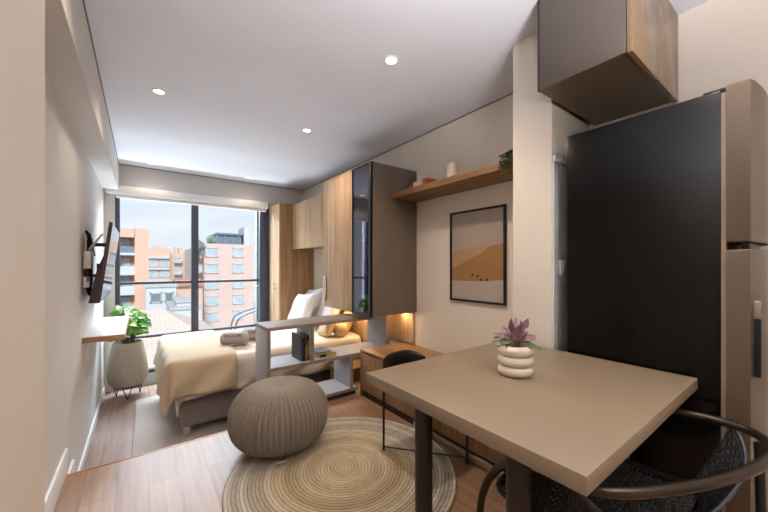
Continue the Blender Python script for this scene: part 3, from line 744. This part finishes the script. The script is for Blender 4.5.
# ------------------------------------------------------------------ bench
t = thing('bench', (1.85, 1.8, 0), 'long low walnut bench cabinet along right wall', 'bench')
BY0, BY1, BX = 1.035, 2.52, 1.603
B(BX+.018, XR-.003, BY0, BY1-.018, .06, .404).build('carcass', M['bench_front'], t)
B(BX, XR-.003, BY0, BY1, .404, .424, .0015).build('top', M['bench'], t)
B(BX, XR-.003, BY1-.018, BY1, .0, .404, .001).build('end_panel', M['bench_front'], t)
n = 3; h = (BY1-.02-BY0)/n
for k in range(n): B(BX+.002, BX+.018, BY0+k*h+.002, BY0+(k+1)*h-.002, .062, .394, .0015).build('drawer', M['bench_front'], t)
B(BX+.02, XR-.01, BY0, BY1-.02, 0, .06).build('plinth', M['dark'], t)
B(BX-.014, BX+.004, BY0, 1.78, .006, .05, .005).build('metal_skirting', M['steel'], t)

# ------------------------------------------------------------------ floating shelf and things on it
t = thing('floating_shelf', (1.95, 1.7, 1.78), 'thick oak floating shelf high on right wall', 'shelf')
B(1.80, XR-.001, 1.04, 2.302, 1.782, 1.832, .002).build('board', M['oak_shelf'], t)
zt = 1.8325
def sbook(y0, y1, x0, x1, h, cov, label):
    t = thing('book', ((x0+x1)/2, (y0+y1)/2, zt), label, 'book', 'books on the floating shelf')
    c = .002; mb = MB(); mb.box(x0, x1, y0, y0+c, zt, zt+h); mb.box(x0, x1, y1-c, y1, zt, zt+h); mb.box(x0, x0+c, y0, y1, zt, zt+h); mb.build('cover', cov, t)
    B(x0+c, x1-.003, y0+c, y1-c, zt+.002, zt+h-.002).build('pages', M['paper'], t)
sbook(2.10, 2.19, 1.90, 2.02, .055, M['book_red'], 'dark red book at left end of the floating shelf')
sbook(2.00, 2.098, 1.87, 2.00, .062, M['book_white'], 'white book between two red books on the floating shelf')
sbook(1.945, 1.998, 1.89, 2.02, .075, M['book_red'], 'bright red upright book right of the white book on floating shelf')
t = thing('book', (1.98, 1.88, zt), 'tan book lying flat beside the vase on floating shelf', 'book', 'books on the floating shelf')
m = MB(); m.box(1.90, 2.06, 1.83, 1.943, zt, zt+.003); m.box(1.90, 2.06, 1.83, 1.943, zt+.033, zt+.036); m.box(1.90, 1.903, 1.83, 1.943, zt, zt+.036); m.build('cover', M['book_brown'], t)
B(1.903, 2.055, 1.833, 1.94, zt+.003, zt+.033).build('pages', M['paper'], t)
vm = MB().lathe([(0, 0), (.046, 0), (.053, .006), (.052, .05), (.049, .10), (.045, .125), (.036, .14), (.031, .147), (.034, .156), (.030, .158), (.026, .147), (.02, .10), (0, .02)], (1.94, 1.72, zt), 32, False, False,
                rfun=lambda r, z, a: r*(1+.012*math.cos(18*a)))
tag(vm.build('vase', M['ceramic']), 'cream ceramic vase standing on floating shelf', 'vase')
t = thing('trailing_plant', (1.86, 1.14, zt), 'small dark green trailing plant at right end of floating shelf', 'plant')
MB().lathe([(0, 0), (.034, 0), (.042, .05), (.038, .05), (.034, .04), (0, .04)], (1.87, 1.14, zt), 20, False, False).build('pot', M['pot'], t)
m, st = MB(), MB(); rnd = random.Random(5)
for k in range(9):
    a = PI*.62 + k*.13; x = 1.785 - .006*(k % 3); y = 1.112 + .0095*k
    dn = 1.73 + .01*rnd.random()*6
    p = spline([(1.86, 1.14, zt+.05), (1.81, y, zt+.045), (x, y, 1.82), (x-.004, y+.004, dn)], 5); st.tube(p, .0016, 5)
    for q in p[4::2]:
        for j in range(2):
            aa = rnd.uniform(0, 2*PI); m.leaf(q, (-abs(math.cos(aa))*.6, math.sin(aa), rnd.uniform(-.6, .5)), rnd.uniform(.018, .03), .018, .3, 3)
for k in range(14):
    aa = rnd.uniform(0, 2*PI); m.leaf((1.87, 1.14, zt+.04), (math.cos(aa), math.sin(aa)*.5, rnd.uniform(.3, 1)), rnd.uniform(.03, .055), .02, .3, 3)
st.build('stems', M['stem'], t); m.build('leaves', M['leaf_dark'], t)

# ------------------------------------------------------------------ framed print
t = thing('framed_print', (XR-.015, 1.61, .90), 'black framed desert dune print on right wall', 'picture')
ya, yb, za, zb = 1.352, 1.872, .897, 1.622; xo = XR-.022; w_ = .016
m = MB(); m.box(xo, XR-.001, ya, ya+w_, za, zb, .001); m.box(xo, XR-.001, yb-w_, yb, za, zb, .001); m.box(xo, XR-.001, ya+w_, yb-w_, za, za+w_, .001); m.box(xo, XR-.001, ya+w_, yb-w_, zb-w_, zb, .001)
m.build('frame', M['black'], t)
m = MB(); m.box(XR-.010, XR-.004, ya+w_, yb-w_, za+w_, zb-w_, mat=M['art_sky'])
def pp(u, v, d): return (XR-.010-d, yb-w_-(yb-ya-2*w_)*u, za+w_+(zb-za-2*w_)*v)   # u left to right as seen
m.poly([pp(0, 0, .0006), pp(1, 0, .0006), pp(1, .62, .0006), pp(.65, .60, .0006), pp(0, .57, .0006)], M['art_dune2'])
m.poly([pp(0, 0, .0012), pp(1, 0, .0012), pp(1, .62, .0012), pp(.75, .60, .0012), pp(.6, .53, .0012), pp(.3, .44, .0012), pp(0, .36, .0012)], M['art_dune'])
m.poly([pp(0, 0, .0018), pp(1, 0, .0018), pp(1, .24, .0018), pp(.6, .215, .0018), pp(0, .21, .0018)], M['art_low'])
for u, v in ((.43, .285), (.53, .275), (.60, .235), (.70, .235)):
    m.poly([tuple(a + b for a, b in zip(pp(u, v, .0024), (0, .011*math.cos(2*PI*k/12), .010*math.sin(2*PI*k/12)))) for k in range(12)], M['ink'])
m.build('print', None, t)

# ------------------------------------------------------------------ round rug and pouf
RC = (.95, 1.665)
n = RINGS; prof = [(.0005, .006)]
for k in range(n*4+1):
    r = .004 + .634*k/(n*4); prof.append((r, .0075 + .003*abs(math.sin(PI*k/4))))
prof += [(.640, .004), (.638, .0005), (.3, .0005), (.0006, .0005)]
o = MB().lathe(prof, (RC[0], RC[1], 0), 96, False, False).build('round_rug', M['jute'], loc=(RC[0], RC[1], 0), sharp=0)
tag(o, 'round braided jute rug on the plank floor', 'rug')

PC = (.735, 2.135); zb0 = .0115
t = thing('pouf', (PC[0], PC[1], zb0), 'round knitted taupe floor pouf on the rug edge', 'pouf')
Hh, Rr, ribs = .405, .305, 60; prof = []
for k in range(37):
    ph = -PI/2 + PI*k/36
    z = Hh/2 + Hh/2*math.copysign(abs(math.sin(ph))**.92, math.sin(ph))
    r = Rr*max(.0, math.cos(ph))**.62
    if ph > 1.1: z -= .018*((ph-1.1)/(PI/2-1.1))**2
    prof.append((max(r, .006), z))
seed_r = lambda r, z, a: r*(1 + (  .075*(abs(math.cos(ribs*a/2))-.6) + .02*noise.noise(Vector((math.cos(a)*1.5, math.sin(a)*1.5, z*4))))) + .0008*math.sin(z*420)
MB().lathe(prof, (PC[0], PC[1], zb0), ribs*8, True, True, rfun=seed_r).build('knitted_cover', M['knit'], t, sharp=0)
MB().lathe([(.036, -.004), (.032, .005), (.014, .008), (0, .008)], (PC[0], PC[1], zb0+Hh-.019), 20, True, False).build('button', M['knit'], t)
m = MB().box(-.03, .03, -.0015, .0015, -.02, .02, xf=XF((PC[0]-.075, PC[1]-.248, .034), .9, 0, -.25)); m.build('care_tag', M['tag_white'], t)

# ------------------------------------------------------------------ dining table
t = thing('dining_table', (1.16, .66, 0), 'taupe rectangular dining table on dark round legs', 'table')
B(.695, 1.632, .275, 1.052, .730, .770, .0015).build('tabletop', M['taupe'], t)
for x, y in ((.80, .842), (.80, .482), (1.52, .842), (1.52, .482)):
    MB().lathe([(.031, .009), (.031, .7295)], (x, y, 0), 28).build('leg', M['black_leg'], t)
    
# plant on the table
cx, cy, z0 = 1.138, .698, .7705
t = thing('tabletop_plant', (cx, cy, z0), 'purple leafed plant in a cream pot of three stacked rings on the table', 'plant')
prof = [(.0, 0), (.045, 0)]
for k in range(3):
    for j in range(9):
        a = -PI/2 + PI*j/8; prof.append((.045 + .0185*math.cos(a), .019 + .037*k + .0185*math.sin(a)))
prof += [(.046, .112), (.042, .111), (.040, .10), (.0, .098)]
MB().lathe(prof, (cx, cy, z0), 40, False, False).build('pot', M['ceramic'], t)
MB().lathe([(.042, .100), (.0, .106)], (cx, cy, z0), 20, False, False).build('soil', M['soil'], t)
mp_, mo, st = MB(), MB(), MB(); rnd = random.Random(21)
b0 = Vector((cx, cy, z0+.10))
rgt = Vector((.803, -.596, 0)); fwd = Vector((.596, .803, 0))
spec = [(-.9, .2, .6, .075, 0), (-.35, -.1, 1.0, .10, 0), (.05, .1, 1.2, .10, 0), (.55, 0, 1.1, .12, 0), (.35, .3, .8, .09, 0), (-.6, .5, .8, .08, 0), (.9, .2, .3, .09, 1), (-.95, -.3, .12, .085, 1), (.7, -.6, .10, .075, 1), (-.5, .6, .3, .08, 1), (.2, -.7, .5, .06, 0), (-.3, -.7, .5, .06, 0), (.1, .6, .7, .08, 0), (.5, -.3, .55, .065, 0), (-.1, -.2, .75, .07, 0), (.3, -.1, .9, .085, 0), (-.6, -.4, .4, .07, 1), (.95, .5, .45, .07, 1)]
for a, b_, c, L, kind in spec:
    d = (rgt*a + fwd*b_ + Vector((0, 0, c))).normalized(); L0 = L*.62
    p = b0 + d*L0 + Vector((0, 0, .015)); st.tube(spline([b0, b0+d*L0*.5+Vector((0, 0, .015)), p], 4), .0018, 5)
    dd = (d + Vector((rnd.uniform(-.5, .5), rnd.uniform(-.4, .4), rnd.uniform(-.4, .3)))).normalized()
    (mo if kind else mp_).leaf(p - d*.012, dd, rnd.uniform(.044, .060), rnd.uniform(.018, .026), rnd.uniform(0, .5), 6, up=(-fwd*.9+Vector((0, 0, .45))+rgt*rnd.uniform(-1, 1)))
    (mo if rnd.random() < .25 else mp_).leaf(b0 + d*L0*.5, (dd+rgt*rnd.uniform(-.8, .8))  .normalized(), .042, .022, .3, 5, up=(-fwd+Vector((0, 0, .4))))
st.build('stems', M['stem'], t); mp_.build('purple_leaves', M['leaf_purple'], t); mo.build('olive_leaves', M['leaf_olive'], t)

# ------------------------------------------------------------------ low-back chair at far side
t = thing('low_back_chair', (1.40, 1.46, 0), 'black metal low back chair on the far side of the table', 'chair')
legs = [(1.235, 1.665), (1.570, 1.655), (1.562, 1.27), (1.205, 1.285)]; zf = .0125
for x, y in legs:
    zl = zf if (x-RC[0])**2+(y-RC[1])**2 < .65**2 else .001
    MB().tube([(x, y, zl), (x, y, .43 if y < 1.5 else .56)], .0075, 10).build('leg', M['black'], t)
MB().tube([(legs[0][0], legs[0][1], .035), (legs[2][0], legs[2][1], .035)], .0045, 8).tube([(legs[1][0], legs[1][1], .035), (legs[3][0], legs[3][1], .035)], .0045, 8).build('cross_brace', M['black'], t)
B(1.205, 1.572, 1.275, 1.665, .425, .455, .014, 3).build('seat', M['black'], t)
arc = spline([(1.228, 1.655, .520), (1.255, 1.695, .533), (1.33, 1.735, .543), (1.41, 1.745, .546), (1.50, 1.74, .546), (1.560, 1.70, .533), (1.580, 1.65, .520)], 6)
m = MB(); prev = None
for i, p in enumerate(arc):
    a = arc[max(i-1, 0)]; b_ = arc[min(i+1, len(arc)-1)]; tn = (b_-a); tn.z = 0; tn.normalize(); nn = Vector((-tn.y, tn.x, 0))
    k = i/(len(arc)-1); hh = .034 + .018*math.sin(PI*k); row = []
    for j in range(10):
        q = 2*PI*j/10; row.append(m.bm.verts.new(p + nn*(.009*math.cos(q)) + Vector((0, 0, hh*math.sin(q)))))
    if prev:
        for j in range(10): m._f((prev[j], prev[(j+1) % 10], row[(j+1) % 10], row[j]))
    else: m._f(row)
    prev = row
m._f(prev); m.build('backrest', M['black'], t, sharp=0)

# ------------------------------------------------------------------ woven armchair, near side
t = thing('armchair', (1.2, .42, 0), 'black armchair with bronze tube rail and woven seat at near side of table', 'chair')
ring_pts = [(.985, .735, .001), (.972, .735, .20), (.972, .725, .36), (.975, .675, .475), (.935, .58, .565), (.875, .47, .628), (.845, .375, .652), (.875, .285, .66), (1.02, .198, .66), (1.2, .125, .66), (1.35, .092, .66), (1.48, .098, .66), (1.552, .165, .66), (1.545, .30, .66), (1.52, .44, .645), (1.485, .57, .575), (1.455, .675, .475), (1.45, .725, .36), (1.45, .735, .20), (1.44, .735, .001)]
ring = spline(ring_pts, 8)
MB().tube(ring, .0135, 12).build('rail', M['bronze'], t, sharp=0)
for a, b_ in (((.93, .27, .655), (.93, .20, .001)), ((1.47, .115, .655), (1.46, .10, .001))):
    MB().tube([a, b_], .011, 10).build('leg', M['black'], t)
seatf = spline([(.975, .66, .435), (1.2, .675, .43), (1.44, .66, .435), (1.475, .45, .44), (1.44, .24, .45), (1.2, .235, .45), (.97, .34, .45), (.945, .5, .44)], 6, closed=True)
MB().tube(seatf, .010, 8, closed=True).build('seat_frame', M['black'], t, sharp=0)
# woven seat: strands both ways clipped to the seat frame
def sxr(y):                      # left and right limits of the seat at y
    k = (y-.24)/.42
    return (.965 + .012*k - .02*math.sin(PI*max(0, min(1, k))) + (.06*(1-k/.25) if k < .25 else 0), 1.44 + .03*math.sin(PI*max(0, min(1, k))))
def szz(x, y): return .437 - .02*math.sin(PI*max(0, min(1, (x-.96)/.5)))*math.sin(PI*max(0, min(1, (y-.24)/.43)))
m = MB(); P_ = .0135; ny = int(.42/P_)
for i in range(ny+1):
    y = .245 + i*P_; xa, xb = sxr(y); k = int((xb-xa)/P_)
    m.tube([(xa+(xb-xa)*j/k, y, szz(xa+(xb-xa)*j/k, y) + .0028*(1 if (i+j) % 2 else -1)) for j in range(k+1)], .0036, 5)
nx = int(.48/P_)
for i in range(nx+1):
    x = .965 + i*P_; ys = [.245+j*P_ for j in range(ny+1) if sxr(.245+j*P_)[0] <= x <= sxr(.245+j*P_)[1]]
    if len(ys) > 2: m.tube([(x, y, szz(x, y) - .0028*(1 if (i+j) % 2 else -1)) for j, y in enumerate(ys)], .0036, 5)
m.build('woven_seat', M['rope'], t, sharp=0)
# woven back shell, hung from the rail, dipping in the middle
i0, i1 = 8*6, 8*12+1
seg = ring[i0:i1+1]
def rp(s_):
    f_ = s_*(len(seg)-1); i = min(int(f_), len(seg)-2); return seg[i].lerp(seg[i+1], f_-i)
cen = Vector((1.2, .44, 0))
def shell(s_, t_):
    r = rp(s_); base = Vector((cen.x+(r.x-cen.x)*.80, cen.y+(r.y-cen.y)*.66, .44))
    hh = .12 + .88*abs((s_-.5)/.5)**1.25; hh = min(1.0, hh)
    p = base.lerp(r, t_*hh); p.z -= .02*math.sin(PI*t_*hh)*.5
    return p
m = MB(); ns, nt_ = 60, 15
for i in range(ns+1):
    m.tube([shell(i/ns, j/nt_) + Vector((0, .0026*(1 if (i+j) % 2 else -1), 0)) for j in range(nt_+1)], .0034, 5)
for j in range(nt_+1):
    m.tube([shell(i/ns, j/nt_) - Vector((0, .0026*(1 if (i+j) % 2 else -1), 0)) for i in range(ns+1)], .0034, 5)
bk = m.build('woven_back', M['rope'], t, sharp=0)
MB().tube([shell(i/80, 1.0) for i in range(81)], .0055, 8).build('piping', M['rope_edge'], bk, sharp=0)

# ------------------------------------------------------------------ fridge
FX, FY0, FY1, FH = 1.652, .218, .742, 1.805
t = thing('refrigerator', (1.87, .45, 0), 'tall two door fridge with black side and taupe doors at right', 'fridge')
B(FX, XR-.012, FY0, FY1, .03, FH, .004).build('body', M['fridge_side'], t)
B(FX+.004, XR-.016, FY0-.012, FY0, .06, FH-.01).build('gasket', M['gasket'], t)
def door(z0, z1, name):
    mb = MB(); yb_ = FY0-.012; pl = [(FX, yb_), (FX, yb_-.058)]
    for k in range(1, 12): 
        u = k/12; pl.append((FX + (XR-.012-FX)*u, yb_-.058-.022*math.sin(PI*u)))
    pl += [(XR-.012, yb_-.058), (XR-.012, yb_)]
    mb.prism(pl, z0, z1)
    es = [e_ for e_ in mb.bm.edges if abs(e_.verts[0].co.z-e_.verts[1].co.z) < 1e-5]
    bmesh.ops.bevel(mb.bm, geom=es, offset=.008, segments=3, profile=.5, affect='EDGES')
    return mb.build(name, M['fridge_door'], t)
d1 = door(1.262, FH+.012, 'freezer_door'); d2 = door(.07, 1.238, 'fridge_door')
B(FX+.03, FX+.30, FY0-.066, FY0-.045, 1.2385, 1.2615, .003).build('grip_recess', M['black'], d1)
m = MB(); m.box(FX+.03, FX+.055, FY0-.092, FY0-.062, .80, 1.0, .004); m.build('handle', M['black'], d2)
m = MB(); m.box(FX+.03, FX+.055, FY0-.092, FY0-.062, 1.001, 1.06, .004); m.build('handle_cap', M['gasket'], d2)
for x in (FX+.05, XR-.06):
    for y in (FY0+.05, FY1-.05): MB().lathe([(.018, 0), (.018, .03)], (x, y, 0), 12).build('foot', M['black'], t)
MB().box(FX+.02, FX+.10, FY0-.04, FY0+.05, FH, FH+.014, .003).build('hinge_cover', M['black'], t)

# kitchen wall cabinet above the fridge
t = thing('kitchen_wall_cabinet', (1.78, .60, 1.982), 'taupe kitchen wall cabinet above the fridge', 'cabinet')
CX, CY0, CY1, CZ = 1.46, .423, .785, 1.982
B(CX, CX+.018, CY0+.02, CY1-.012, CZ, ZC-.002, .001).build('side_panel', pm('kitchen_cabinet_taupe', '#4d443c', .4, nscale=3, namt=.02), t)
B(CX+.001, CX+.02, CY1-.012, CY1, CZ, ZC-.002).build('back_strip', M['dark'], t)
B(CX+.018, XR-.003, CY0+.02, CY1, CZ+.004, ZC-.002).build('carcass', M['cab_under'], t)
h = (XR-.003-CX)/2
for k in range(2): B(CX+k*h+.001, CX+(k+1)*h-.001, CY0, CY0+.018, CZ-.004, ZC-.003, .001).build('door', M['bronze_gloss'], t)

# switch on the pier beside the fridge
t = thing('light_switch', (1.745, .82, 1.12), 'small white light switch on blue grey panel beside the fridge', 'switch')
B(1.715, 1.785, .799, .8068, 1.13, 1.21, .003).build('plate', M['white'], t); B(1.735, 1.765, .796, .7995, 1.15, 1.19, .002).build('rocker', M['white'], t)

# ------------------------------------------------------------------ light
def lamp(name, typ, loc, e, col, size=.1, rot=None, tgt=None, **kw):
    d = bpy.data.lights.new(name, typ); d.energy = e; d.color = col
    if typ == 'AREA':
        d.shape = kw.get('shape', 'RECTANGLE'); d.size = size; d.size_y = kw.get('sy', size)
    elif typ == 'SUN': d.angle = size
    else: d.shadow_soft_size = size
    if typ == 'SPOT': d.spot_size = kw.get('ang', 2.0); d.spot_blend = kw.get('blend', .6)
    o = bpy.data.objects.new(name, d); COL.objects.link(o); o.location = loc
    if tgt: o.rotation_euler = (Vector(tgt)-Vector(loc)).to_track_quat('-Z', 'Y').to_euler()
    return o
WARM = (1, .74, .48); WARM2 = (1, .80, .60); COOL = (.80, .90, 1)
for i, (x, y) in enumerate([(1.19, 1.53), (.10, 2.77), (1.195, 2.77), (.095, 4.755), (1.195, 4.73), (.10, 1.53), (.12, .2), (1.19, .1), (1.19, -1.1), (.12, -1.1)]):  # last five have no fixture, added as fill out of view
    lamp('downlight_and_fill_lamp', 'SPOT', (x, y, ZC-.02), (44, 13, 24, 5.5, 5.5, 11, 5, 18, 14, 8)[i], WARM2, .035, tgt=(x, y, 0), ang=2.3, blend=.8)
lamp('daylight_fill', 'AREA', (.65, 6.3, 3.3), 850, COOL, 2.6, sy=1.6, tgt=(.75, 3.6, .6))  # unseen lamp above the window, added to push cool daylight in
lamp('daylight_bounce_fill', 'AREA', (.6, 6.1, -1.3), 520, COOL, 2.6, sy=1.2, tgt=(.75, 3.0, 2.0))  # hidden below the sill, added to light the ceiling from outside
lamp('bounce_fill', 'SPOT', (.35, -.7, 1.55), 300, (.98, .97, 1), .25, tgt=(.5, -.33, 2.4), ang=2.0, blend=.6)  # unseen uplight behind the viewpoint, added for bounced fill
lamp('bounce_fill', 'SPOT', (1.2, -1.2, 1.4), 130, (1, .93, .86), .25, tgt=(1.2, -1.0, 2.4), ang=1.9, blend=1)  # second added uplight, warmer, also out of view
lamp('led_strip_lamp', 'AREA', (2.0, 3.20, .745), 3.6, (1, .70, .36), .04, sy=.55, tgt=(1.9, 3.30, 0))
lamp('led_strip_lamp', 'AREA', (2.02, 2.42, .735), .8, (1, .70, .36), .04, sy=.18, tgt=(2.05, 2.44, 0))
lamp('headboard_lamp', 'AREA', (2.0, 3.85, 1.415), 1.4, (1, .78, .5), .04, sy=.6, tgt=(1.98, 3.85, 0))
lamp('cabinet_lamp', 'POINT', (1.95, 2.46, 2.02), 1.2, (1, .75, .5), .02)
lamp('sun', 'SUN', (0, 0, 30), 3.0, (1, .95, .9), .2, tgt=(12, 60, -14))

w = bpy.data.worlds.new('sky'); S.world = w; w.use_nodes = True; nt = w.node_tree
bg = nt.nodes['Background']; tc = N(nt, 'ShaderNodeTexCoord'); sp = N(nt, 'ShaderNodeSeparateXYZ'); nt.links.new(tc.outputs['Generated'], sp.inputs[0])
r = ramp(nt, [(0, lin('#c9ccce')), (.5, lin('#dfe4e8')), (.60, lin('#cfdbe6')), (.9, lin('#a9c4de'))])
mr = N(nt, 'ShaderNodeMapRange'); mr.inputs[1].default_value = -1; mr.inputs[2].default_value = 1
nt.links.new(sp.outputs[2], mr.inputs[0]); nt.links.new(mr.outputs[0], r.inputs[0])
mp = N(nt, 'ShaderNodeMapping'); mp.inputs['Scale'].default_value = (2, 2, 7); nt.links.new(tc.outputs['Generated'], mp.inputs['Vector'])
nz = N(nt, 'ShaderNodeTexNoise', Scale=2.0, Detail=5.0); nt.links.new(mp.outputs[0], nz.inputs['Vector'])
r2 = ramp(nt, [(.42, (0, 0, 0, 1)), (.68, (1, 1, 1, 1))]); nt.links.new(nz.outputs['Fac'], r2.inputs[0])
mx = N(nt, 'ShaderNodeMix', data_type='RGBA'); nt.links.new(r2.outputs[0], mx.inputs[0]); nt.links.new(r.outputs[0], mx.inputs[6]); mx.inputs[7].default_value = lin('#e6e9ec')
nt.links.new(mx.outputs[2], bg.inputs[0]); bg.inputs[1].default_value = 1.05

# ------------------------------------------------------------------ camera
cd = bpy.data.cameras.new('camera'); cam = bpy.data.objects.new('camera', cd); COL.objects.link(cam); S.camera = cam
cam.location = (0, 0, 1.18); cam.rotation_euler = (PI/2, 0, -math.atan(243/327))
cd.sensor_width = 36; cd.lens = 36*327/768; cd.shift_y = 10/768; cd.clip_start = .02; cd.clip_end = 400
S.view_settings.view_transform = 'Standard'; S.view_settings.look = 'None'; S.view_settings.exposure = .22
S.cycles.max_bounces = 10; S.cycles.transparent_max_bounces = 12; S.cycles.sample_clamp_indirect = 6
try: S.cycles.use_denoising = True
except Exception: pass
